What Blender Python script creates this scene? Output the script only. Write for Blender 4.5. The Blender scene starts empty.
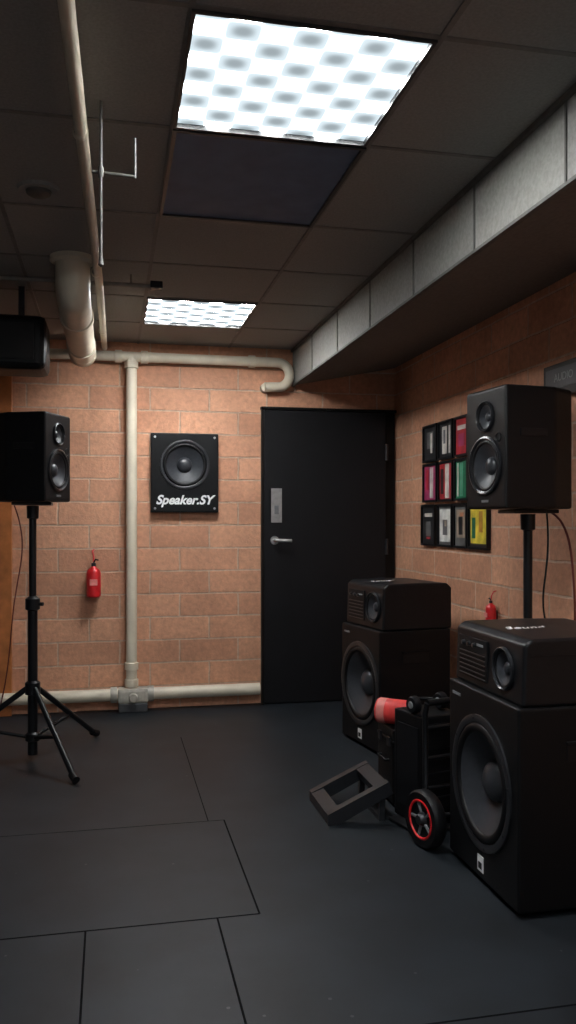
import bpy, bmesh, math, random
from mathutils import Vector, Matrix
random.seed(4)
scene = bpy.context.scene
COL = scene.collection
F = 834.0; CH = 1.27; YAW = math.radians(12.05)
CEIL = 2.46; YB = 5.7; XR = 2.0; XL = -1.05; YF = -1.2

# ---------------------------------------------------------------- materials
def new_mat(name):
    m = bpy.data.materials.new(name); m.use_nodes = True
    return m, m.node_tree, m.node_tree.nodes['Principled BSDF']

def mat(name, col, rough=0.5, metal=0.0, var=0.15, nscale=30.0, bump=0.0, spec=0.5, specks=None):
    m, nt, b = new_mat(name)
    N = nt.nodes; L = nt.links
    tc = N.new('ShaderNodeTexCoord')
    no = N.new('ShaderNodeTexNoise'); no.inputs['Scale'].default_value = nscale
    no.inputs['Detail'].default_value = 4
    L.new(tc.outputs['Object'], no.inputs['Vector'])
    r = N.new('ShaderNodeValToRGB')
    r.color_ramp.elements[0].position = 0.3; r.color_ramp.elements[1].position = 0.7
    r.color_ramp.elements[0].color = (*[c*(1-var) for c in col], 1)
    r.color_ramp.elements[1].color = (*[min(1, c*(1+var)) for c in col], 1)
    L.new(no.outputs['Fac'], r.inputs['Fac'])
    cout = r.outputs['Color']
    if specks:
        vo = N.new('ShaderNodeTexVoronoi'); vo.inputs['Scale'].default_value = 11
        L.new(tc.outputs['Object'], vo.inputs['Vector'])
        lt = N.new('ShaderNodeMath'); lt.operation = 'LESS_THAN'; lt.inputs[1].default_value = 0.06
        L.new(vo.outputs['Distance'], lt.inputs[0])
        n5 = N.new('ShaderNodeTexNoise'); n5.inputs['Scale'].default_value = 2.0
        L.new(tc.outputs['Object'], n5.inputs['Vector'])
        gt = N.new('ShaderNodeMath'); gt.operation = 'GREATER_THAN'; gt.inputs[1].default_value = 0.50
        L.new(n5.outputs['Fac'], gt.inputs[0])
        ml = N.new('ShaderNodeMath'); ml.operation = 'MULTIPLY'
        L.new(lt.outputs[0], ml.inputs[0]); L.new(gt.outputs[0], ml.inputs[1])
        mx = N.new('ShaderNodeMix'); mx.data_type = 'RGBA'; mx.inputs[7].default_value = (*specks, 1)
        L.new(ml.outputs[0], mx.inputs[0]); L.new(cout, mx.inputs[6]); cout = mx.outputs[2]
    L.new(cout, b.inputs['Base Color'])
    b.inputs['Roughness'].default_value = rough; b.inputs['Metallic'].default_value = metal
    b.inputs['Specular IOR Level'].default_value = spec
    if bump > 0:
        bp = N.new('ShaderNodeBump'); bp.inputs['Strength'].default_value = bump
        bp.inputs['Distance'].default_value = 0.003
        L.new(no.outputs['Fac'], bp.inputs['Height']); L.new(bp.outputs['Normal'], b.inputs['Normal'])
    return m

def brick_mat(name, axis, offx=0.0):
    m, nt, b = new_mat(name); N = nt.nodes; L = nt.links
    tc = N.new('ShaderNodeTexCoord'); sp = N.new('ShaderNodeSeparateXYZ'); cb = N.new('ShaderNodeCombineXYZ')
    L.new(tc.outputs['Object'], sp.inputs[0])
    ad = N.new('ShaderNodeMath'); ad.operation = 'ADD'; ad.inputs[1].default_value = offx
    L.new(sp.outputs[axis], ad.inputs[0])
    L.new(ad.outputs[0], cb.inputs[0]); L.new(sp.outputs[2], cb.inputs[1])
    nw = N.new('ShaderNodeTexNoise'); nw.inputs['Scale'].default_value = 11
    L.new(tc.outputs['Object'], nw.inputs['Vector'])
    vs = N.new('ShaderNodeVectorMath'); vs.operation = 'SCALE'; vs.inputs['Scale'].default_value = 0.010
    L.new(nw.outputs['Color'], vs.inputs[0])
    va = N.new('ShaderNodeVectorMath'); va.operation = 'ADD'
    L.new(cb.outputs[0], va.inputs[0]); L.new(vs.outputs[0], va.inputs[1])
    br = N.new('ShaderNodeTexBrick')
    br.offset = 0.5; br.inputs['Scale'].default_value = 1.0
    br.inputs['Brick Width'].default_value = 0.40; br.inputs['Row Height'].default_value = 0.155
    br.inputs['Mortar Size'].default_value = 0.0065; br.inputs['Mortar Smooth'].default_value = 0.3
    br.inputs['Bias'].default_value = 0.0
    br.inputs['Color1'].default_value = (0.70, 0.360, 0.220, 1)
    br.inputs['Color2'].default_value = (0.54, 0.260, 0.155, 1)
    br.inputs['Mortar'].default_value = (0.62, 0.42, 0.30, 1)
    L.new(va.outputs[0], br.inputs['Vector'])
    n2 = N.new('ShaderNodeTexNoise'); n2.inputs['Scale'].default_value = 30; n2.inputs['Detail'].default_value = 8
    n2.inputs['Roughness'].default_value = 0.65
    L.new(tc.outputs['Object'], n2.inputs['Vector'])
    n3 = N.new('ShaderNodeTexNoise'); n3.inputs['Scale'].default_value = 3.0; n3.inputs['Detail'].default_value = 5
    L.new(tc.outputs['Object'], n3.inputs['Vector'])
    r2 = N.new('ShaderNodeMapRange'); r2.inputs['To Min'].default_value = 0.80; r2.inputs['To Max'].default_value = 1.16
    r2.inputs['From Min'].default_value = 0.3; r2.inputs['From Max'].default_value = 0.7
    L.new(n2.outputs['Fac'], r2.inputs['Value'])
    r3 = N.new('ShaderNodeMapRange'); r3.inputs['To Min'].default_value = 0.84; r3.inputs['To Max'].default_value = 1.12
    r3.inputs['From Min'].default_value = 0.3; r3.inputs['From Max'].default_value = 0.7
    L.new(n3.outputs['Fac'], r3.inputs['Value'])
    mu = N.new('ShaderNodeMath'); mu.operation = 'MULTIPLY'
    L.new(r2.outputs[0], mu.inputs[0]); L.new(r3.outputs[0], mu.inputs[1])
    vm = N.new('ShaderNodeVectorMath'); vm.operation = 'SCALE'
    L.new(br.outputs['Color'], vm.inputs[0]); L.new(mu.outputs[0], vm.inputs['Scale'])
    L.new(vm.outputs[0], b.inputs['Base Color'])
    inv = N.new('ShaderNodeMath'); inv.operation = 'MULTIPLY_ADD'
    inv.inputs[1].default_value = -1.0; inv.inputs[2].default_value = 1.0
    L.new(br.outputs['Fac'], inv.inputs[0])
    ad2 = N.new('ShaderNodeMath'); ad2.operation = 'MULTIPLY_ADD'; ad2.inputs[1].default_value = 0.35
    L.new(n2.outputs['Fac'], ad2.inputs[0]); L.new(inv.outputs[0], ad2.inputs[2])
    bp = N.new('ShaderNodeBump'); bp.inputs['Strength'].default_value = 0.9; bp.inputs['Distance'].default_value = 0.014
    L.new(ad2.outputs[0], bp.inputs['Height']); L.new(bp.outputs['Normal'], b.inputs['Normal'])
    b.inputs['Roughness'].default_value = 0.75
    return m

def light_mat(name, hi):
    m = bpy.data.materials.new(name); m.use_nodes = True
    nt = m.node_tree; N = nt.nodes; L = nt.links; N.clear()
    out = N.new('ShaderNodeOutputMaterial'); em = N.new('ShaderNodeEmission')
    L.new(em.outputs[0], out.inputs[0])
    tc = N.new('ShaderNodeTexCoord'); sp = N.new('ShaderNodeSeparateXYZ'); L.new(tc.outputs['Object'], sp.inputs[0])
    def M(op, a, b=None, c=None):
        n = N.new('ShaderNodeMath'); n.operation = op
        for i, v in enumerate((a, b, c)):
            if v is None: continue
            if isinstance(v, (int, float)): n.inputs[i].default_value = v
            else: L.new(v, n.inputs[i])
        return n.outputs[0]
    kx = M('MULTIPLY', sp.outputs[0], 2*math.pi/0.17)
    ky = M('MULTIPLY', sp.outputs[1], 2*math.pi/0.145)
    v = M('MULTIPLY_ADD', M('MULTIPLY', M('COSINE', kx), M('COSINE', ky)), 0.5, 0.5)
    soft = N.new('ShaderNodeMapRange'); soft.interpolation_type = 'SMOOTHSTEP'
    soft.inputs['From Min'].default_value = 0.0; soft.inputs['From Max'].default_value = 0.45
    soft.inputs['To Min'].default_value = 0.45; soft.inputs['To Max'].default_value = 0.95
    L.new(v, soft.inputs['Value'])
    mr = N.new('ShaderNodeMapRange'); mr.interpolation_type = 'SMOOTHSTEP'
    mr.inputs['From Min'].default_value = 0.42; mr.inputs['From Max'].default_value = 0.95
    L.new(v, mr.inputs['Value'])
    p = M('POWER', mr.outputs[0], 2.0)
    L.new(M('ADD', M('MULTIPLY', p, hi), soft.outputs[0]), em.inputs['Strength'])
    mx = N.new('ShaderNodeMix'); mx.data_type = 'RGBA'
    mx.inputs[6].default_value = (0.80, 0.93, 1.0, 1); mx.inputs[7].default_value = (0.985, 0.985, 0.975, 1)
    L.new(mr.outputs[0], mx.inputs[0]); L.new(mx.outputs[2], em.inputs['Color'])
    return m

M_brickB = brick_mat('brick_back', 0, 0.13)
M_brickR = brick_mat('brick_right', 1, 0.05)
M_dark_paint = mat('dark_wall_paint', (0.06, 0.05, 0.045), 0.8)
M_ceil = mat('ceiling_tile', (0.29, 0.285, 0.27), 0.9, var=0.1, nscale=120, bump=0.3)
M_tbar = mat('ceiling_tbar', (0.18, 0.17, 0.16), 0.6)
M_soffit = mat('soffit_board', (0.265, 0.26, 0.24), 0.85, var=0.15, nscale=70, bump=0.4)
M_soffit_seam = mat('soffit_seam', (0.12, 0.115, 0.105), 0.8)
M_floor = mat('rubber_floor', (0.0125, 0.0160, 0.0205), 0.50, var=0.35, nscale=3.5, bump=0.05, spec=0.36, specks=(0.06, 0.062, 0.066))
M_seam = mat('floor_seam', (0.002, 0.002, 0.003), 0.9, spec=0.1)
M_pipe = mat('pipe_paint', (0.70, 0.63, 0.50), 0.45, var=0.08, nscale=8)
M_pipe_metal = mat('pipe_fitting', (0.46, 0.43, 0.37), 0.45, var=0.2, nscale=25)
M_conduit = mat('conduit', (0.22, 0.205, 0.185), 0.5)
M_dconduit = mat('dark_conduit', (0.09, 0.085, 0.078), 0.6)
M_black = mat('black_cabinet', (0.0042, 0.0045, 0.0054), 0.48, var=0.2, nscale=200, bump=0.25, spec=0.22)
M_black2 = mat('black_plastic', (0.007, 0.0075, 0.009), 0.38, spec=0.28)
M_rubber = mat('black_rubber', (0.004, 0.004, 0.005), 0.5, spec=0.3)
M_cone = mat('woofer_cone', (0.036, 0.039, 0.046), 0.45, nscale=60)
M_cap = mat('woofer_cap', (0.036, 0.038, 0.044), 0.28)
M_ring = mat('driver_ring', (0.018, 0.019, 0.022), 0.28)
M_grille = mat('speaker_grille', (0.005, 0.005, 0.006), 0.6, spec=0.3)
M_door = mat('door_paint', (0.0085, 0.0085, 0.010), 0.5, var=0.1, nscale=5, spec=0.22)
M_frame = mat('door_frame_paint', (0.004, 0.004, 0.004), 0.5, spec=0.2)
M_steel = mat('brushed_steel', (0.5, 0.5, 0.5), 0.35, metal=0.8)
M_steel_d = mat('dark_steel', (0.05, 0.05, 0.055), 0.35, metal=0.7)
M_white = mat('white_print', (0.85, 0.85, 0.85), 0.6, var=0.02)
M_red = mat('red_enamel', (0.60, 0.015, 0.02), 0.3, var=0.1)
M_redsoft = mat('red_foam', (0.75, 0.05, 0.045), 0.55)
M_pink = mat('red_foam_end', (0.80, 0.25, 0.22), 0.6)
M_wood = mat('orange_wood', (0.50, 0.17, 0.05), 0.5, var=0.25, nscale=12)
M_ventp = mat('vent_panel', (0.095, 0.155, 0.27), 0.6, nscale=10)
M_grey = mat('grey_plate', (0.20, 0.21, 0.22), 0.5)
M_greyd = mat('dark_grey_plate', (0.05, 0.052, 0.057), 0.5)
M_trof = mat('troffer_frame', (0.03, 0.03, 0.03), 0.4)
M_cable = mat('red_brown_cable', (0.12, 0.014, 0.010), 0.5)
M_light1 = light_mat('lamp_lens', 155)
M_light2 = light_mat('lamp_lens_far', 150)
M_light_fill = light_mat('fill_lamp_lens', 100)

# ---------------------------------------------------------------- helpers
def empty(name, loc=(0, 0, 0), rz=0.0):
    e = bpy.data.objects.new(name, None); e.empty_display_size = 0.1
    e.location = loc; e.rotation_euler = (0, 0, rz); COL.objects.link(e); return e

def obj_from_bm(bm, name, material, parent=None, smooth=False):
    me = bpy.data.meshes.new(name)
    bmesh.ops.recalc_face_normals(bm, faces=bm.faces)
    bm.to_mesh(me); bm.free()
    for p in me.polygons: p.use_smooth = smooth
    o = bpy.data.objects.new(name, me); COL.objects.link(o)
    if material: me.materials.append(material)
    if parent: o.parent = parent
    return o

def add_box(bm, lo, hi):
    vs = [bm.verts.new((x, y, z)) for x in (lo[0], hi[0]) for y in (lo[1], hi[1]) for z in (lo[2], hi[2])]
    for f in ((0, 1, 3, 2), (4, 6, 7, 5), (0, 4, 5, 1), (2, 3, 7, 6), (0, 2, 6, 4), (1, 5, 7, 3)):
        bm.faces.new([vs[i] for i in f])

def box(name, size, loc, material, parent=None, bevel=0.0, segs=2, rot=None):
    bm = bmesh.new()
    s = Vector(size)/2
    add_box(bm, -s, s)
    if bevel > 0:
        bmesh.ops.bevel(bm, geom=bm.edges[:], offset=bevel, segments=segs, profile=0.6, affect='EDGES')
    o = obj_from_bm(bm, name, material, parent)
    o.location = loc
    if rot: o.rotation_euler = rot
    return o

def lohi(name, lo, hi, material, parent=None, bevel=0.0, segs=2):
    c = [(a+b)/2 for a, b in zip(lo, hi)]; s = [b-a for a, b in zip(lo, hi)]
    return box(name, s, c, material, parent, bevel, segs)

def lathe(name, prof, material, parent=None, loc=(0, 0, 0), axis='Y', segs=40, rot=None, close=False):
    bm = bmesh.new(); rings = []
    for r, h in prof:
        ring = []
        if r < 1e-6:
            ring = [bm.verts.new((0, h, 0) if axis == 'Y' else ((0, 0, h) if axis == 'Z' else (h, 0, 0)))]
        else:
            for i in range(segs):
                a = 2*math.pi*i/segs; c, s = r*math.cos(a), r*math.sin(a)
                ring.append(bm.verts.new((c, h, s) if axis == 'Y' else ((c, s, h) if axis == 'Z' else (h, c, s))))
        rings.append(ring)
    pairs = list(zip(rings[:-1], rings[1:]))
    if close: pairs.append((rings[-1], rings[0]))
    for A, B in pairs:
        for i in range(segs):
            j = (i+1) % segs
            if len(A) == 1 and len(B) == 1: break
            if len(A) == 1: bm.faces.new([A[0], B[i], B[j]])
            elif len(B) == 1: bm.faces.new([A[i], A[j], B[0]])
            else: bm.faces.new([A[i], A[j], B[j], B[i]])
    o = obj_from_bm(bm, name, material, parent, smooth=True)
    o.location = loc
    if rot: o.rotation_euler = rot
    try: o.data.set_sharp_from_angle(angle=math.radians(40))
    except Exception: pass
    return o

def to_mesh(o):
    dg = bpy.context.evaluated_depsgraph_get(); dg.update()
    return bpy.data.meshes.new_from_object(o.evaluated_get(dg))

def tube(name, pts, r, material, parent=None, smooth_curve=False, res=4, cyclic=False):
    cu = bpy.data.curves.new(name, 'CURVE'); cu.dimensions = '3D'
    if smooth_curve:
        sp = cu.splines.new('NURBS'); sp.points.add(len(pts)-1)
        for p, q in zip(sp.points, pts): p.co = (*q, 1)
        sp.order_u = 4; sp.use_endpoint_u = not cyclic; sp.use_cyclic_u = cyclic; sp.resolution_u = 8
    else:
        sp = cu.splines.new('POLY'); sp.points.add(len(pts)-1)
        for p, q in zip(sp.points, pts): p.co = (*q, 1)
        sp.use_cyclic_u = cyclic
    cu.bevel_depth = r; cu.bevel_resolution = res; cu.use_fill_caps = True
    t = bpy.data.objects.new(name+'_c', cu); COL.objects.link(t)
    me = to_mesh(t); bpy.data.objects.remove(t)
    me.name = name
    o = bpy.data.objects.new(name, me); COL.objects.link(o)
    me.materials.clear(); me.materials.append(material)
    for p in me.polygons: p.use_smooth = True
    try: me.set_sharp_from_angle(angle=math.radians(50))
    except Exception: pass
    if parent: o.parent = parent
    return o

def arc(c, r, a0, a1, n, plane='XZ'):
    out = []
    for i in range(n+1):
        a = math.radians(a0+(a1-a0)*i/n)
        if plane == 'XZ': out.append((c[0]+r*math.cos(a), c[1], c[2]+r*math.sin(a)))
        elif plane == 'YZ': out.append((c[0], c[1]+r*math.cos(a), c[2]+r*math.sin(a)))
        else: out.append((c[0]+r*math.cos(a), c[1]+r*math.sin(a), c[2]))
    return out

def prism(name, prof_yz, w, material, parent=None, bevel=0.0, segs=2):
    bm = bmesh.new()
    A = [bm.verts.new((-w/2, y, z)) for y, z in prof_yz]; B = [bm.verts.new((w/2, y, z)) for y, z in prof_yz]
    bm.faces.new(A); bm.faces.new(B[::-1]); n = len(A)
    for i in range(n): bm.faces.new([A[i], B[i], B[(i+1) % n], A[(i+1) % n]])
    bmesh.ops.recalc_face_normals(bm, faces=bm.faces)
    if bevel: bmesh.ops.bevel(bm, geom=bm.edges[:], offset=bevel, segments=segs, profile=0.6, affect='EDGES')
    return obj_from_bm(bm, name, material, parent)

def prism_xy(name, prof_xy, z0, z1, material, parent=None, bevel=0.0, segs=2):
    bm = bmesh.new()
    A = [bm.verts.new((x, y, z0)) for x, y in prof_xy]; B = [bm.verts.new((x, y, z1)) for x, y in prof_xy]
    bm.faces.new(A); bm.faces.new(B[::-1]); n = len(A)
    for i in range(n): bm.faces.new([A[i], B[i], B[(i+1) % n], A[(i+1) % n]])
    bmesh.ops.recalc_face_normals(bm, faces=bm.faces)
    if bevel: bmesh.ops.bevel(bm, geom=bm.edges[:], offset=bevel, segments=segs, profile=0.6, affect='EDGES')
    return obj_from_bm(bm, name, material, parent)

def cut(o, cutters):
    loc = o.location.copy(); par = o.parent
    o.parent = None; o.location = (0, 0, 0); o.data.transform(Matrix.Translation(loc))
    for c in cutters:
        md = o.modifiers.new('b', 'BOOLEAN'); md.operation = 'DIFFERENCE'; md.object = c; md.solver = 'EXACT'
    me = to_mesh(o); o.modifiers.clear()
    o.data = me
    o.parent = par
    for c in cutters: bpy.data.objects.remove(c)

def cylcut(r, depth, loc):
    return lathe('cutter', [(0, -depth), (r, -depth), (r, depth), (0, depth)], None, None, loc, 'Y', 48)

def driver(parent, x, z, y, R, prefix='woofer'):
    lathe(prefix+'_frame', [(R*1.10, y+0.002), (R*1.10, y-0.007), (R*1.03, y-0.010), (R*0.97, y-0.006), (R*0.96, y+0.004)],
          M_ring, parent, (x, 0, z))
    pr = []
    for i in range(9):
        a = math.pi*i/8
        pr.append((R*0.89+R*0.075*math.cos(a), y+0.002-R*0.06*math.sin(a)))
    lathe(prefix+'_surround', pr, M_rubber, parent, (x, 0, z))
    d = R*0.30
    lathe(prefix+'_cone', [(R*0.82, y+0.002), (R*0.6, y+d*0.55), (R*0.30, y+d)], M_cone, parent, (x, 0, z))
    pr = [(R*0.34*math.cos(a), y+d*0.95-R*0.20*math.sin(a)) for a in [math.pi/2*i/8 for i in range(9)]]
    lathe(prefix+'_dust_cap', pr, M_cap, parent, (x, 0, z))
    for i in range(8):
        a = 2*math.pi*i/8+0.2
        lathe(prefix+'_screw', [(0, y-0.012), (R*0.022, y-0.011), (R*0.022, y-0.004)], M_steel_d, parent,
              (x+R*1.04*math.cos(a), 0, z+R*1.04*math.sin(a)), segs=8)

# ---------------------------------------------------------------- room shell
bm = bmesh.new(); add_box(bm, (XL, YF, -0.06), (XR, YB, 0.0))
floor = obj_from_bm(bm, 'floor', M_floor)
bm = bmesh.new()
def seam(x0, y0, x1, y1, w=0.0032):
    if x0 == x1: add_box(bm, (x0-w, y0, -0.001), (x0+w, y1, 0.0006))
    else: add_box(bm, (x0, y0-w, -0.001), (x1, y0+w, 0.0006))
seam(XL, 3.51, 0.472, 3.51, 0.0018); seam(XL, 2.65, 0.472, 2.65)
seam(0.472, 2.65, 0.472, 3.51); seam(0.405, 3.51, 0.405, 4.9, 0.002)
seam(0.335, 1.98, 0.335, 2.65); seam(-0.074, 1.75, -0.074, 2.65)
seam(0.335, 1.98, XR, 1.98); seam(0.335, YF, 0.335, 1.98); seam(XL, 1.75, 0.335, 1.75)
seam(-0.50, YF, -0.50, 1.75); seam(1.2, YF, 1.2, 1.98); seam(XL, 0.85, XR, 0.85)
obj_from_bm(bm, 'floor_seams', M_seam, floor)

w = lohi('wall_back', (XL-0.1, YB, -0.06), (XR+0.1, YB+0.12, CEIL+0.1), M_brickB)
w.data.transform(Matrix.Translation(w.location)); w.location = (0, 0, 0)
w = lohi('wall_right', (XR, YF, -0.06), (XR+0.12, YB, CEIL+0.1), M_brickR)
w.data.transform(Matrix.Translation(w.location)); w.location = (0, 0, 0)
lohi('wall_left', (XL-0.12, YF, -0.06), (XL, YB, CEIL+0.1), M_dark_paint)

xl = [XL, -0.40, 0.185, 0.80, 1.25]
yl = [YF, -0.45, 0.15, 0.75, 1.35, 1.93, 2.54, 3.28, 3.9, 4.5, 5.1, YB]
bm = bmesh.new()
for a, b in zip(xl[:-1], xl[1:]):
    for c, d in zip(yl[:-1], yl[1:]):
        if a == 0.185 and c in (0.15, 1.93, 4.5, 2.54): continue
        add_box(bm, (a+0.004, c+0.004, CEIL), (b-0.004, d-0.004, CEIL+0.03))
ceiling = obj_from_bm(bm, 'ceiling', M_ceil)
lohi('ceiling_deck', (XL-0.1, YF, CEIL+0.09), (XR+0.1, YB+0.1, CEIL+0.13), M_dark_paint, ceiling)
bm = bmesh.new()
for x in xl[1:-1]: add_box(bm, (x-0.008, YF, CEIL-0.004), (x+0.008, YB, CEIL+0.006))
for y in yl[1:-1]: add_box(bm, (XL, y-0.008, CEIL-0.0035), (1.25, y+0.008, CEIL+0.0055))
obj_from_bm(bm, 'ceiling_grid', M_tbar, ceiling)

bm = bmesh.new()
prof = [(1.25, CEIL+0.06), (1.25, 2.21), (XR-0.001, 2.36), (XR-0.001, CEIL+0.06)]
A = [bm.verts.new((x, YF, z)) for x, z in prof]; B = [bm.verts.new((x, YB-0.001, z)) for x, z in prof]
bm.faces.new(A); bm.faces.new(B[::-1])
for i in range(4): bm.faces.new([A[i], B[i], B[(i+1) % 4], A[(i+1) % 4]])
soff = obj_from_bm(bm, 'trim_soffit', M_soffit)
M_under_shade = mat('soffit_under_shade', (0.14, 0.135, 0.125), 0.85, nscale=60, bump=0.2)  # darkened copy of the soffit board: underside shade put into the colour
soff.data.materials.append(M_under_shade)
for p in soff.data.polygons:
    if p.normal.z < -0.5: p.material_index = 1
bm = bmesh.new()
for i in range(11):
    y = -0.28+0.6*i
    if y > YF: add_box(bm, (1.245, y-0.004, 2.21), (1.251, y+0.004, CEIL-0.004))
add_box(bm, (1.236, YF, CEIL-0.018), (1.252, YB, CEIL-0.002))
add_box(bm, (1.243, YF, 2.203), (1.262, YB, 2.214))
obj_from_bm(bm, 'soffit_seams', M_soffit_seam, soff)

# ---------------------------------------------------------------- ceiling lights
def troffer(x0, y0, x1, y1, lens):
    e = empty('ceiling_light', ((x0+x1)/2, (y0+y1)/2, CEIL))
    hx, hy = (x1-x0)/2-0.008, (y1-y0)/2-0.008
    bm = bmesh.new(); t = 0.010
    for lo, hi in (((-hx, -hy), (-hx+t, hy)), ((hx-t, -hy), (hx, hy)), ((-hx+t, -hy), (hx-t, -hy+t)), ((-hx+t, hy-t), (hx-t, hy))):
        add_box(bm, (lo[0], lo[1], -0.010), (hi[0], hi[1], 0.05))
    obj_from_bm(bm, 'housing_frame', M_trof, e)
    bm = bmesh.new(); add_box(bm, (-hx, -hy, 0.05), (hx, hy, 0.075)); obj_from_bm(bm, 'housing_back', M_trof, e)
    bm = bmesh.new(); add_box(bm, (-hx+t, -hy+t, 0.004), (hx-t, hy-t, 0.010)); obj_from_bm(bm, 'lens_panel', lens, e)
troffer(0.178, 1.93, 0.80, 2.54, M_light1)
troffer(0.185, 4.5, 0.80, 5.1, M_light2)
troffer(0.185, 0.15, 0.80, 0.75, M_light_fill)  # added fixture outside the view, gives fill from the front

e = empty('ceiling_vent_panel', (0.4925, 2.91, CEIL))
box('panel', (0.590, 0.715, 0.02), (0, 0, 0.008), M_ventp, e, 0.003)
bm = bmesh.new()
for lo, hi in (((-0.306, -0.366), (-0.293, 0.366)), ((0.293, -0.366), (0.306, 0.366)), ((-0.293, -0.366), (0.293, -0.353)), ((-0.293, 0.353), (0.293, 0.366))):
    add_box(bm, (lo[0], lo[1], -0.010), (hi[0], hi[1], 0.004))
obj_from_bm(bm, 'rim', M_trof, e)

e = empty('smoke_detector', (-0.25, 3.11, CEIL))
lathe('base', [(0, -0.012), (0.07, -0.012), (0.075, -0.0), (0.0, 0)], M_ceil, e, axis='Z')
lathe('sensor_cap', [(0, -0.03), (0.03, -0.029), (0.042, -0.022), (0.045, -0.012)], M_dconduit, e, axis='Z')

# ---------------------------------------------------------------- pipes
e = empty('ceiling_pipe')
tube('run', [(-0.10, YF+0.1, 2.40), (-0.095, 1.8, 2.40), (-0.05, 4.1, 2.40), (-0.035, 5.60, 2.40)], 0.019, M_pipe, e)
for y in (1.2, 2.5, 3.9, 5.1):
    x = -0.095+0.06*(y-1.8)/3.8
    tube('hanger', [(x, y, 2.42), (x, y, 2.455)], 0.006, M_conduit, e)
    lathe('collar', [(0.020, -0.015), (0.0225, -0.012), (0.0225, 0.012), (0.020, 0.015)], M_pipe, e, (x, y, 2.40))

e = empty('duct_pipe')
zc, xc, R = 2.30, -0.165, 0.078
pts = [(xc, 3.90, CEIL-0.002), (xc, 3.90, 2.40)] + arc((xc, 4.0, 2.40), 0.10, 180, 270, 6, 'YZ') + [(xc, 5.30, zc)]
tube('body', pts, R, M_pipe, e, res=8)
lathe('ceiling_flange', [(0, 0), (R*1.3, 0), (R*1.3, -0.02), (R*1.02, -0.03)], M_pipe, e, (xc, 3.90, CEIL-0.001), 'Z')
for y in (4.35, 5.05):
    lathe('coupling', [(R, -0.03), (R*1.09, -0.028), (R*1.09, 0.028), (R, 0.03)], M_pipe, e, (xc, y, zc))
lathe('end_cap', [(0, 0.06), (R*0.6, 0.05), (R*0.95, 0.025), (R*1.06, 0), (R*1.06, -0.05), (R, -0.055)], M_pipe, e, (xc, 5.32, zc))

e = empty('wall_pipe')
yp = YB-0.06
pts = [(-0.52, yp, 2.355), (1.12, yp, 2.355)] + arc((1.13, yp, 2.27), 0.085, 90, -75, 12) + [(1.10, yp, 2.185), (1.04, yp, 2.183)]
tube('top_run', pts, 0.034, M_pipe, e, res=6)
tube('wall_return', [(1.045, yp, 2.183), (1.045, YB-0.001, 2.183)], 0.03, M_pipe, e, res=6)
tube('top_left_return', [(-0.50, yp, 2.355), (-0.50, YB-0.001, 2.355)], 0.034, M_pipe, e, res=6)
tube('riser', [(0.140, yp, 2.35), (0.140, yp, 0.10)], 0.036, M_pipe, e, res=6)
for z in (2.30, 0.30, 0.19):
    lathe('coupling', [(0.036, -0.025), (0.045, -0.022), (0.045, 0.022), (0.036, 0.025)], M_pipe, e, (0.140, yp, z), 'Z')
for x in (0.055, 0.225, 0.95):
    lathe('coupling', [(0.032, -0.025), (0.042, -0.022), (0.042, 0.022), (0.032, 0.025)], M_pipe, e, (x, yp, 2.355), 'X')
tube('floor_run', [(XL+0.002, yp, 0.112), (1.005, yp, 0.112)], 0.041, M_pipe, e, res=6)
for x in (0.025, 0.265):
    lathe('floor_coupling', [(0.04, -0.022), (0.052, -0.02), (0.052, 0.02), (0.04, 0.022)], M_pipe_metal, e, (x, yp, 0.112), 'X')
box('valve_body', (0.20, 0.105, 0.10), (0.150, yp, 0.107), M_pipe_metal, e, 0.02)
box('valve_foot', (0.19, 0.10, 0.06), (0.150, yp, 0.030), M_greyd, e, 0.008)
lathe('valve_cap', [(0, -0.03), (0.025, -0.03), (0.03, -0.02), (0.03, 0.0)], M_pipe_metal, e, (0.150, yp-0.052, 0.10))

e = empty('conduit_pipe')
tube('run', [(XL+0.01, 4.10, 2.405), (0.20, 4.10, 2.405)], 0.011, M_conduit, e)
box('end_box', (0.06, 0.05, 0.035), (0.22, 4.10, 2.41), M_black2, e, 0.005)
for x in (-0.8, 0.1): tube('strap', [(x, 4.10, 2.41), (x, 4.10, 2.457)], 0.005, M_conduit, e)
e = empty('sprinkler_pipe')
tube('drop', [(-0.025, 2.42, 2.457), (-0.025, 2.42, 2.0)], 0.004, M_dconduit, e)
tube('branch', [(-0.05, 2.42, 2.255), (0.070, 2.42, 2.25)], 0.0045, M_dconduit, e)
tube('branch_riser', [(0.070, 2.42, 2.245), (0.070, 2.42, 2.36)], 0.0035, M_dconduit, e)
lathe('tee', [(0.007, -0.015), (0.009, 0), (0.007, 0.015)], M_dconduit, e, (-0.025, 2.42, 2.255), 'Z')
lathe('tip', [(0, -0.015), (0.008, -0.008), (0.005, 0.015)], M_dconduit, e, (-0.025, 2.42, 2.0), 'Z')

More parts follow.
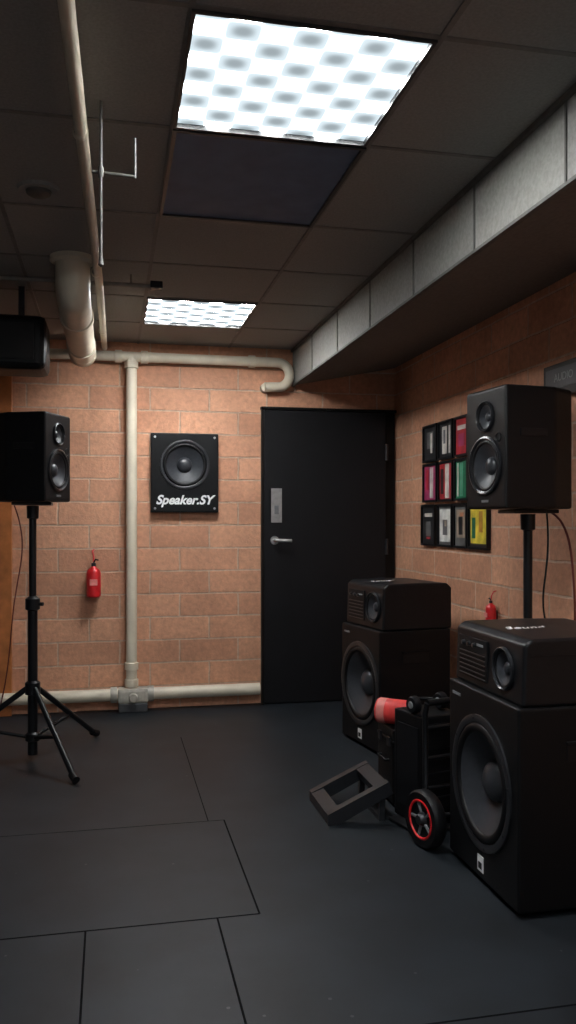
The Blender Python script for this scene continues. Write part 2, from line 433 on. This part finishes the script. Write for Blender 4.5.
# ---------------------------------------------------------------- door
e = empty('door_1', (1.475, YB, 0))
w2, h = 0.438, 2.03
box('slab', (2*w2, 0.045, h-0.01), (0, -0.036, h/2+0.002), M_door, e, 0.003)
box('jamb_left', (0.012, 0.055, h+0.02), (-w2-0.008, -0.029, (h+0.02)/2), M_frame, e)
box('jamb_right', (0.075, 0.03, h+0.02), (w2+0.039, -0.016, (h+0.02)/2), M_frame, e)
box('head', (2*w2+0.10, 0.055, 0.018), (0.032, -0.029, h+0.012), M_frame, e)
box('push_plate', (0.075, 0.004, 0.235), (-0.352, -0.060, 1.37), M_steel, e, 0.0015)
box('lock_plate', (0.03, 0.004, 0.06), (-0.352, -0.064, 1.34), M_grey, e, 0.0015)
lathe('handle_rose', [(0, -0.012), (0.028, -0.010), (0.03, 0)], M_steel, e, (-0.365, -0.059, 1.13))
tube('lever', [(-0.365, -0.065, 1.13), (-0.365, -0.10, 1.13), (-0.35, -0.108, 1.13), (-0.255, -0.108, 1.127)], 0.012, M_steel, e)
for z in (0.35, 1.08, 1.75):
    lathe('hinge', [(0, -0.055), (0.011, -0.055), (0.011, 0.055), (0, 0.055)], M_steel_d, e, (w2+0.004, -0.066, z), 'Z', 12)

lohi('trim_wood', (-0.80, YB-0.05, 0.0), (-0.622, YB-0.001, 2.22), M_wood, None, 0.004)

# ---------------------------------------------------------------- wall items
e = empty('speaker_sign', (0.495, YB, 1.588))
bd = box('board', (0.455, 0.05, 0.535), (0, -0.027, 0), M_black, e, 0.008)
cut(bd, [cylcut(0.152*0.97, 0.046, (0, -0.052, 0.055))])
driver(e, 0.0, 0.055, -0.052, 0.152)
for sx in (-1, 1):
    for sz in (-1, 1):
        lathe('corner_screw', [(0, -0.057), (0.008, -0.056), (0.008, -0.05)], M_steel, e, (sx*0.20, 0, sz*0.24), segs=10)
def text(name, s, size, loc, rot, parent, material, shear=0.25, ext=0.002, off=0.0):
    cu = bpy.data.curves.new(name, 'FONT'); cu.body = s; cu.size = size; cu.extrude = ext; cu.shear = shear
    cu.align_x = 'CENTER'; cu.align_y = 'CENTER'; cu.offset = off
    t = bpy.data.objects.new(name+'_t', cu); COL.objects.link(t)
    me = to_mesh(t); bpy.data.objects.remove(t)
    o = bpy.data.objects.new(name, me); COL.objects.link(o); me.materials.clear(); me.materials.append(material)
    o.parent = parent; o.location = loc; o.rotation_euler = rot
    return o
text('lettering', 'Speaker.SY', 0.084, (-0.005, -0.0535, -0.185), (math.pi/2, 0, 0), e, M_white, 0.3, 0.001, 0.0026)

def extinguisher(loc, rz, s=1.0):
    e = empty('fire_extinguisher', loc, rz)
    lathe('cylinder', [(0, 0), (0.040*s, 0), (0.047*s, 0.008*s), (0.047*s, 0.155*s), (0.040*s, 0.18*s), (0.018*s, 0.195*s), (0.014*s, 0.205*s), (0, 0.205*s)],
          M_red, e, (0, -0.058*s, 0), 'Z', 28)
    lathe('valve', [(0, 0.20*s), (0.015*s, 0.20*s), (0.015*s, 0.225*s), (0.0, 0.228*s)], M_steel_d, e, (0, -0.058*s, 0), 'Z', 16)
    box('label', (0.05*s, 0.003, 0.04*s), (0, -0.1055*s, 0.10*s), M_pink, e, 0.001)
    tube('handle', [(0.0, -0.058*s, 0.225*s), (0.012*s, -0.075*s, 0.25*s), (0.03*s, -0.09*s, 0.245*s)], 0.005*s, M_black2, e)
    tube('hook', [(0.0, -0.058*s, 0.22*s), (0.0, -0.05*s, 0.27*s), (-0.008*s, -0.03*s, 0.30*s), (0, -0.003, 0.31*s)], 0.005*s, M_red, e)
    box('bracket', (0.04*s, 0.012*s, 0.08*s), (0, -0.0075*s, 0.10*s), M_steel_d, e, 0.002)
extinguisher((-0.105, YB, 0.762), 0)
extinguisher((XR, 4.08, 0.71), -math.pi/2, 0.6)

pmc = {}
def pm(c):
    if c not in pmc: pmc[c] = mat('print_%d' % len(pmc), c, 0.4, var=0.35, nscale=14)
    return pmc[c]
def pframe(yc, zc, w_, h_, bg, parts):
    e = empty('picture_frame', (XR, yc, zc), -math.pi/2)
    t = 0.014
    bm = bmesh.new()
    for lo, hi in (((-w_/2, -h_/2), (-w_/2+t, h_/2)), ((w_/2-t, -h_/2), (w_/2, h_/2)), ((-w_/2+t, -h_/2), (w_/2-t, -h_/2+t)), ((-w_/2+t, h_/2-t), (w_/2-t, h_/2))):
        add_box(bm, (lo[0], -0.022, lo[1]), (hi[0], -0.001, hi[1]))
    obj_from_bm(bm, 'frame', M_black2, e)
    box('print', (w_-2*t, 0.008, h_-2*t), (0, -0.008, 0), pm(bg), e)
    for i, (x, z, a, b, c) in enumerate(parts):
        box('artwork_%d' % i, (a*(w_-2*t), 0.002, b*(h_-2*t)), (x*(w_-2*t), -0.0131-0.0006*i, z*(h_-2*t)), pm(c), e)
K = (0.02, 0.02, 0.022); W = (0.60, 0.57, 0.52); RD = (0.42, 0.03, 0.04); GN = (0.02, 0.16, 0.08); YL = (0.70, 0.55, 0.06); BG = (0.35, 0.27, 0.2); MG = (0.35, 0.04, 0.12); GR = (0.12, 0.12, 0.12)
ys = [(4.985, 0.235), (4.735, 0.225), (4.515, 0.19), (4.28, 0.26)]
zr = [(1.755, 0.235), (1.505, 0.245), (1.237, 0.26)]
pframe(ys[0][0], zr[0][0], ys[0][1], zr[0][1], K, [(0.0, 0.1, 0.5, 0.5, GR), (0.1, 0.0, 0.15, 0.6, W)])
pframe(ys[1][0], zr[0][0], ys[1][1], zr[0][1], K, [(-0.1, 0.0, 0.35, 0.8, W), (-0.1, 0.1, 0.15, 0.4, GR), (0.3, 0.0, 0.12, 0.8, W)])
pframe(ys[2][0]-0.01, zr[0][0], ys[2][1], zr[0][1], RD, [(0.0, 0.25, 0.7, 0.12, W), (0.0, -0.1, 0.5, 0.35, MG)])
pframe(ys[0][0], zr[1][0], ys[0][1], zr[1][1], MG, [(0.1, 0.0, 0.25, 0.9, W), (-0.25, 0.1, 0.2, 0.6, RD)])
pframe(ys[1][0], zr[1][0], ys[1][1], zr[1][1], RD, [(0.1, 0.0, 0.3, 0.95, W), (-0.3, 0, 0.2, 0.7, K)])
pframe(ys[2][0]-0.01, zr[1][0], ys[2][1], zr[1][1], GN, [(0.0, 0.0, 0.25, 0.9, (0.1, 0.35, 0.22)), (-0.3, 0, 0.1, 0.9, W)])
pframe(ys[0][0]+0.03, zr[2][0], ys[0][1], zr[2][1], K, [(0.0, -0.1, 0.4, 0.4, GR), (0, 0.28, 0.6, 0.1, W), (0.0, -0.35, 0.3, 0.06, RD)])
pframe(ys[1][0]+0.01, zr[2][0], ys[1][1], zr[2][1], GR, [(0.0, 0.0, 0.8, 0.85, (0.7, 0.7, 0.66)), (0, -0.05, 0.35, 0.4, GR), (0.05, 0.05, 0.15, 0.15, BG)])
pframe(ys[2][0]-0.00, zr[2][0], ys[2][1], zr[2][1], GR, [(0.0, 0.05, 0.7, 0.7, BG), (0, -0.0, 0.35, 0.45, K), (0.1, 0.28, 0.3, 0.1, (0.5, 0.2, 0.1))])
pframe(ys[3][0], zr[2][0], ys[3][1], zr[2][1], K, [(0.0, 0.02, 0.85, 0.88, YL), (-0.25, -0.05, 0.2, 0.5, GN), (0.15, 0.1, 0.2, 0.5, (0.5, 0.25, 0.04))])

e = empty('wall_plaque', (XR, 3.36, 1.90), -math.pi/2)
box('plate', (0.36, 0.03, 0.15), (0, -0.016, 0), M_black2, e, 0.004)
box('inset', (0.31, 0.004, 0.09), (0, -0.032, 0.008), M_greyd, e, 0.001)
text('lettering', 'AUDIO', 0.05, (0, -0.035, 0.008), (math.pi/2, 0, 0), e, M_grey, 0, 0.0005)

# ---------------------------------------------------------------- stand speakers
def stand_speaker(name, loc, rz, h, w_, d):
    e = empty(name, loc, rz)
    prof = [(-w_/2, -d/2), (w_/2, -d/2), (w_/2, d*0.15), (w_*0.30, d/2), (-w_*0.30, d/2), (-w_/2, d*0.15)]
    c = prism_xy('cabinet', prof, 0, h, M_black, e, 0.014, 3)
    R1, R2 = w_*0.36, w_*0.19
    z1, z2 = h*0.36, h*0.77
    cut(c, [cylcut(R1*0.97, 0.07, (0, -d/2, z1)), cylcut(R2*0.97, 0.05, (0, -d/2, z2))])
    driver(e, 0, z1, -d/2, R1)
    driver(e, 0, z2, -d/2, R2, 'tweeter')
    lathe('port', [(0.016, -d/2-0.002), (0.018, -d/2-0.004), (0.020, -d/2+0.001)], M_ring, e, (w_*0.33, 0, h*0.58))
    box('badge', (0.05, 0.003, 0.010), (0, -d/2-0.001, h*0.035+0.015), M_grey, e)
    for s in (-1, 1): box('side_handle', (0.006, d*0.35, 0.03), (s*(w_/2+0.001), -0.05, h*0.62), M_rubber, e, 0.002)
    return e

def tripod(name, loc, top, rad, hub, angs, pole_r=0.017):
    e = empty(name, loc)
    lathe('lower_tube', [(0, 0.03), (pole_r*1.35, 0.03), (pole_r*1.35, top*0.62), (0, top*0.62)], M_black2, e, axis='Z', segs=20)
    lathe('inner_tube', [(0, top*0.6), (pole_r, top*0.6), (pole_r, top-0.02), (0, top-0.02)], M_black2, e, axis='Z', segs=20)
    lathe('height_clamp', [(pole_r*1.4, top*0.58), (pole_r*2.0, top*0.585), (pole_r*2.0, top*0.625), (pole_r*1.1, top*0.635)], M_black2, e, axis='Z', segs=20)
    tube('clamp_knob', [(0, 0, top*0.605), (0.055, -0.02, top*0.605)], 0.010, M_rubber, e)
    lathe('hub', [(pole_r*1.4, hub-0.035), (pole_r*2.1, hub-0.03), (pole_r*2.1, hub+0.03), (pole_r*1.4, hub+0.04)], M_black2, e, axis='Z', segs=20)
    lathe('lower_collar', [(pole_r*1.4, 0.10), (pole_r*2.0, 0.105), (pole_r*2.0, 0.14), (pole_r*1.4, 0.15)], M_black2, e, axis='Z', segs=20)
    lathe('top_socket', [(pole_r, top-0.09), (pole_r*1.6, top-0.085), (pole_r*1.7, top-0.02), (0, top-0.018)], M_black2, e, axis='Z', segs=20)
    box('mount_plate', (0.20, 0.16, 0.016), (0, 0, top-0.009), M_black2, e, 0.004)
    for a in angs:
        a = math.radians(a); c, s = math.cos(a), math.sin(a)
        f = (rad*c, rad*s, 0.020)
        tube('leg', [(0.03*c, 0.03*s, hub), f], 0.015, M_black2, e)
        m = (rad*0.55*c, rad*0.55*s, hub*0.45+0.009)
        tube('brace', [(0.03*c, 0.03*s, 0.125), m], 0.010, M_black2, e)
        tube('foot', [(f[0]-0.035*c, f[1]-0.035*s, 0.038), (f[0]+0.012*c, f[1]+0.012*s, 0.0205)], 0.020, M_rubber, e)
    return e
def rel(pts, o): return [(x-o[0], y-o[1], z) for x, y, z in pts]

o1 = (-0.40, 4.60)
st = tripod('speaker_stand', (*o1, 0), 1.365, 0.52, 0.38, (-63, 52, 178), 0.019)
tube('cable', rel([(-0.50, 4.64, 1.355), (-0.46, 4.62, 1.25), (-0.44, 4.60, 1.1), (-0.50, 4.60, 0.85), (-0.52, 4.62, 0.5), (-0.58, 4.62, 0.2), (-0.66, 4.7, 0.008), (-0.85, 4.8, 0.006)], o1), 0.0035, M_cable, st, True, 3)
sp = stand_speaker('pa_speaker', (-0.42, 4.60, 1.366), math.radians(66), 0.46, 0.28, 0.34)
o2 = (1.735, 3.25)
st = tripod('speaker_stand', (*o2, 0), 1.315, 0.22, 0.30, (30, 150, 270), 0.019)
tube('cable', rel([(1.80, 3.21, 1.30), (1.80, 3.18, 1.15), (1.76, 3.19, 0.95), (1.79, 3.20, 0.85), (1.80, 3.16, 0.6), (1.86, 3.2, 0.3), (1.92, 3.3, 0.007)], o2), 0.004, M_rubber, st, True, 3)
tube('cable', rel([(1.82, 3.24, 1.31), (1.90, 3.22, 1.28), (1.91, 3.18, 1.05), (1.93, 3.2, 0.8), (1.9, 3.2, 0.4), (1.88, 3.25, 0.008), (1.9, 3.5, 0.007)], o2), 0.005, M_cable, st, True, 3)
stand_speaker('pa_speaker', (1.71, 3.25, 1.316), math.radians(-84), 0.50, 0.31, 0.36)

# ---------------------------------------------------------------- subwoofers & monitors
def subwoofer(loc, rz, w_, d, h=0.67):
    e = empty('subwoofer', loc, rz)
    z0 = 0.018
    c = box('cabinet', (w_, d, h-z0), (0, 0, (h+z0)/2), M_black, e, 0.010, 3)
    R = 0.212; zc = 0.355
    cut(c, [cylcut(R*0.97, 0.10, (0, -d/2, zc))])
    driver(e, 0, zc, -d/2, R)
    box('badge', (0.045, 0.003, 0.055), (-0.0, -d/2-0.001, 0.072), M_white, e, 0.001)
    box('badge_mark', (0.025, 0.002, 0.022), (-0.0, -d/2-0.003, 0.066), M_black2, e)
    box('name_tag', (0.07, 0.002, 0.010), (-w_/2+0.07, -d/2-0.001, h-0.045), M_grey, e)
    for sx in (-1, 1):
        for sy in (-1, 1):
            lathe('foot', [(0, 0), (0.02, 0), (0.022, 0.02), (0, 0.02)], M_rubber, e, (sx*(w_/2-0.05), sy*(d/2-0.05), 0), 'Z', 14)
        box('side_handle', (0.004, 0.16, 0.055), (sx*(w_/2+0.001), 0, 0.52), M_rubber, e, 0.0015)
        box('side_handle_lip', (0.012, 0.17, 0.012), (sx*(w_/2+0.003), 0, 0.553), M_black, e, 0.003)
    return e

def monitor(loc, rz, w_, d, h):
    e = empty('floor_monitor', loc, rz)
    prof = [(-d/2, 0.0), (d/2, 0.0), (d/2, h*0.88), (d/2-0.03, h*0.98), (0, h), (-d/2+0.035, h*0.985), (-d/2+0.006, h*0.90)]
    c = prism('cabinet', prof, w_, M_black2, e, 0.014, 4)
    xd = w_*0.25; zd = h*0.47; R = h*0.30
    yf = -d/2+0.003
    cut(c, [cylcut(R*0.97, 0.07, (xd, -d/2, zd))])
    driver(e, xd, zd, yf-0.004, R, 'driver')
    gw = w_*0.44
    box('grille', (gw, 0.006, h*0.66), (-w_*0.20, yf-0.003, h*0.46), M_grille, e, 0.002)
    for i in range(6):
        z = h*0.35+(i-2.5)*h*0.075
        box('grille_bar', (gw*0.92, 0.005, h*0.02), (-w_*0.20, yf-0.007, z), M_ring, e, 0.001)
    for i in range(3):
        lathe('knob', [(0, yf-0.018), (0.008, yf-0.017), (0.009, yf-0.004)], M_ring, e, (-w_*0.33+i*0.045, 0, h*0.68), segs=12)
    box('tag', (0.05, 0.002, 0.008), (-w_*0.08, yf-0.007, h*0.70), M_grey, e)
    box('lid_line', (w_+0.002, d*0.90, 0.004), (0, 0.0, h*0.74), M_rubber, e)
    text('lettering', 'Sound', 0.06, (0.0, -0.10, h*0.993), (0.04, 0, math.pi/2), e, M_white, 0.3, 0.0015)
    return e

th = math.radians(-81)
subwoofer((1.590, 4.53, 0), th, 0.48, 0.44)
monitor((1.608, 4.53, 0.671), th, 0.46, 0.43, 0.255)
subwoofer((1.515, 2.705, 0), math.radians(-90), 0.55, 0.50)
monitor((1.530, 2.705, 0.671), math.radians(-90), 0.53, 0.49, 0.22)

# ---------------------------------------------------------------- clutter
ca = math.radians(14)
e = empty('hand_cart', (1.197, 3.055, 0), ca)
rw = 0.110
for x in (0.0, 0.27):
    lathe('tire', [(rw*0.66, -0.024), (rw*0.93, -0.026), (rw, -0.016), (rw, 0.016), (rw*0.93, 0.026), (rw*0.66, 0.024)], M_rubber, e, (x, 0, rw+0.001), 'X', 40, close=True)
    for s in (-1, 1):
        lathe('rim_ring', [(rw*0.60, s*0.022), (rw*0.63, s*0.027), (rw*0.67, s*0.027), (rw*0.70, s*0.024)], M_red, e, (x, 0, rw+0.001), 'X', 40)
    lathe('rim', [(rw*0.68, -0.018), (rw*0.55, -0.012), (rw*0.25, -0.010), (rw*0.25, 0.010), (rw*0.55, 0.012), (rw*0.68, 0.018)], M_black2, e, (x, 0, rw+0.001), 'X', 40)
    lathe('wheel_hub', [(0, -0.034), (rw*0.16, -0.034), (rw*0.27, -0.012), (rw*0.27, 0.012), (rw*0.16, 0.034), (0, 0.034)], M_steel_d, e, (x, 0, rw+0.001), 'X', 24)
    for i in range(5):
        a = 2*math.pi*i/5
        tube('spoke', [(x-0.014, rw*0.22*math.cos(a), rw+rw*0.22*math.sin(a)), (x-0.016, rw*0.62*math.cos(a), rw+rw*0.62*math.sin(a))], 0.006, M_grey, e)
tube('axle', [(-0.03, 0, rw), (0.30, 0, rw)], 0.009, M_steel_d, e)
for x in (0.045, 0.225):
    tube('rail', [(x, 0.0, rw), (x, 0.06, 0.16), (x, 0.065, 0.50), (x, 0.05, 0.545)], 0.012, M_black2, e)
tube('grip', [(0.045, 0.05, 0.545), (0.225, 0.05, 0.545)], 0.014, M_rubber, e)
for z in (0.2, 0.32, 0.44): tube('crossbar', [(0.045, 0.065, z), (0.225, 0.065, z)], 0.009, M_black2, e)
box('toe_plate', (0.22, 0.22, 0.008), (0.140, 0.20, 0.012), M_steel_d, e, 0.002)
for x in (0.045, 0.225):
    tube('toe_strut', [(x, 0.065, 0.17), (x, 0.095, 0.016)], 0.010, M_black2, e)

e = empty('amplifier_case', (1.31, 3.315, 0.018), ca)
box('body', (0.20, 0.21, 0.45), (0.0, 0.0, 0.226), M_black, e, 0.01)
box('face', (0.16, 0.004, 0.36), (0, -0.106, 0.24), M_grille, e, 0.001)
for z in (0.12, 0.22, 0.32, 0.40): box('trim_bar', (0.16, 0.006, 0.006), (0, -0.108, z), M_steel_d, e)
box('side_panel', (0.004, 0.15, 0.34), (-0.101, 0, 0.23), M_black2, e, 0.001)

e = empty('headphones', (1.30, 3.29, 0.470), math.radians(20))
pts = arc((0, 0, 0.0), 0.075, 10, 170, 14, 'XY')
tube('headband', [(x, y, 0.037) for x, y, z in pts], 0.008, M_black2, e)
for s in (-1, 1):
    lathe('ear_cup', [(0, -0.02), (0.03, -0.018), (0.036, -0.006), (0.036, 0.01), (0.02, 0.018), (0, 0.018)], M_black2, e, (s*0.074, 0.0, 0.037), 'X', 24)
    lathe('cup_badge', [(0, -0.023), (0.012, -0.0225), (0.016, -0.0185)], M_grey, e, (s*0.074, 0, 0.037), 'X', 20)

e = empty('equipment_case', (1.368, 3.60, 0))
box('body', (0.30, 0.22, 0.33), (0, 0, 0.181), M_black, e, 0.012)
for sx in (-1, 1):
    for sy in (-1, 1):
        lathe('foot', [(0, 0), (0.015, 0), (0.017, 0.018), (0, 0.018)], M_rubber, e, (sx*0.12, sy*0.08, 0), 'Z', 12)
box('lid_band', (0.305, 0.225, 0.008), (0, 0, 0.29), M_black2, e, 0.002)
for y in (-0.06, 0.06): box('latch', (0.008, 0.035, 0.04), (-0.155, y, 0.285), M_steel_d, e, 0.002)
tube('handle', [(-0.15, -0.05, 0.20), (-0.168, -0.05, 0.20), (-0.168, 0.05, 0.20), (-0.15, 0.05, 0.20)], 0.006, M_rubber, e)

e = empty('foam_roll', (1.278, 3.565, 0.3475+0.0575), math.radians(-40))
lathe('roll', [(0.018, -0.105), (0.053, -0.105), (0.056, -0.10), (0.056, 0.08), (0.053, 0.085), (0.018, 0.085)], M_redsoft, e, axis='X', segs=32, close=True)
lathe('end_band', [(0.0562, -0.097), (0.0570, -0.093), (0.0570, -0.065), (0.0562, -0.06)], M_pink, e, axis='X', segs=32)
lathe('core', [(0, -0.11), (0.018, -0.11), (0.018, 0.088), (0, 0.088)], M_pink, e, axis='X', segs=24)

e = empty('tilt_stand', (0.885, 3.515, 0), 0.0)
bm = bmesh.new()
def slab(pts, y0, y1):
    A = [bm.verts.new((x, y0, z)) for x, z in pts]; B = [bm.verts.new((x, y1, z)) for x, z in pts]
    bm.faces.new(A[::-1]); bm.faces.new(B); n = len(A)
    for i in range(n): bm.faces.new([A[i], A[(i+1) % n], B[(i+1) % n], B[i]])
side = [(0, 0.0), (0.045, 0.0), (0.285, 0.115), (0.265, 0.165), (0.0, 0.045)]
slab(side, -0.165, -0.125); slab(side, 0.125, 0.165)
slab([(0.0, 0.002), (0.055, 0.007), (0.055, 0.062), (0.0, 0.043)], -0.126, 0.126)
slab([(0.225, 0.095), (0.278, 0.120), (0.262, 0.162), (0.21, 0.138)], -0.126, 0.126)
slab([(0.225, 0.0), (0.250, 0.0), (0.255, 0.12), (0.23, 0.11)], -0.155, -0.135)
slab([(0.225, 0.0), (0.250, 0.0), (0.255, 0.12), (0.23, 0.11)], 0.135, 0.155)
slab([(0.225, 0.0), (0.250, 0.0), (0.250, 0.02), (0.225, 0.02)], -0.135, 0.135)
bmesh.ops.recalc_face_normals(bm, faces=bm.faces)
obj_from_bm(bm, 'stand_frame', mat('stand_metal', (0.013, 0.014, 0.017), 0.40), e)

e = empty('ceiling_speaker', (-0.62, 4.45, 2.155))
box('cabinet', (0.62, 0.30, 0.27), (0, 0, 0), M_black, e, 0.05, 4)
box('grille', (0.50, 0.006, 0.18), (0, -0.151, 0), M_grille, e, 0.002)
for x in (-0.18, 0.18): box('bracket', (0.03, 0.04, 0.17), (x, 0, 0.218), M_steel_d, e)

# ---------------------------------------------------------------- world / camera
wd = bpy.data.worlds.new('world'); scene.world = wd; wd.use_nodes = True
bg = wd.node_tree.nodes['Background']; bg.inputs[0].default_value = (0.90, 0.95, 1.0, 1); bg.inputs[1].default_value = 0.32

cam = bpy.data.cameras.new('camera'); co = bpy.data.objects.new('camera', cam); COL.objects.link(co)
co.location = (0, 0, CH); co.rotation_euler = (math.radians(90), 0, -YAW)
cam.sensor_fit = 'AUTO'; cam.sensor_width = 36; cam.lens = F/1024*36; cam.shift_y = 8/1024
cam.clip_start = 0.05
scene.camera = co
scene.view_settings.view_transform = 'Standard'
scene.view_settings.look = 'None'
scene.view_settings.exposure = 0.0
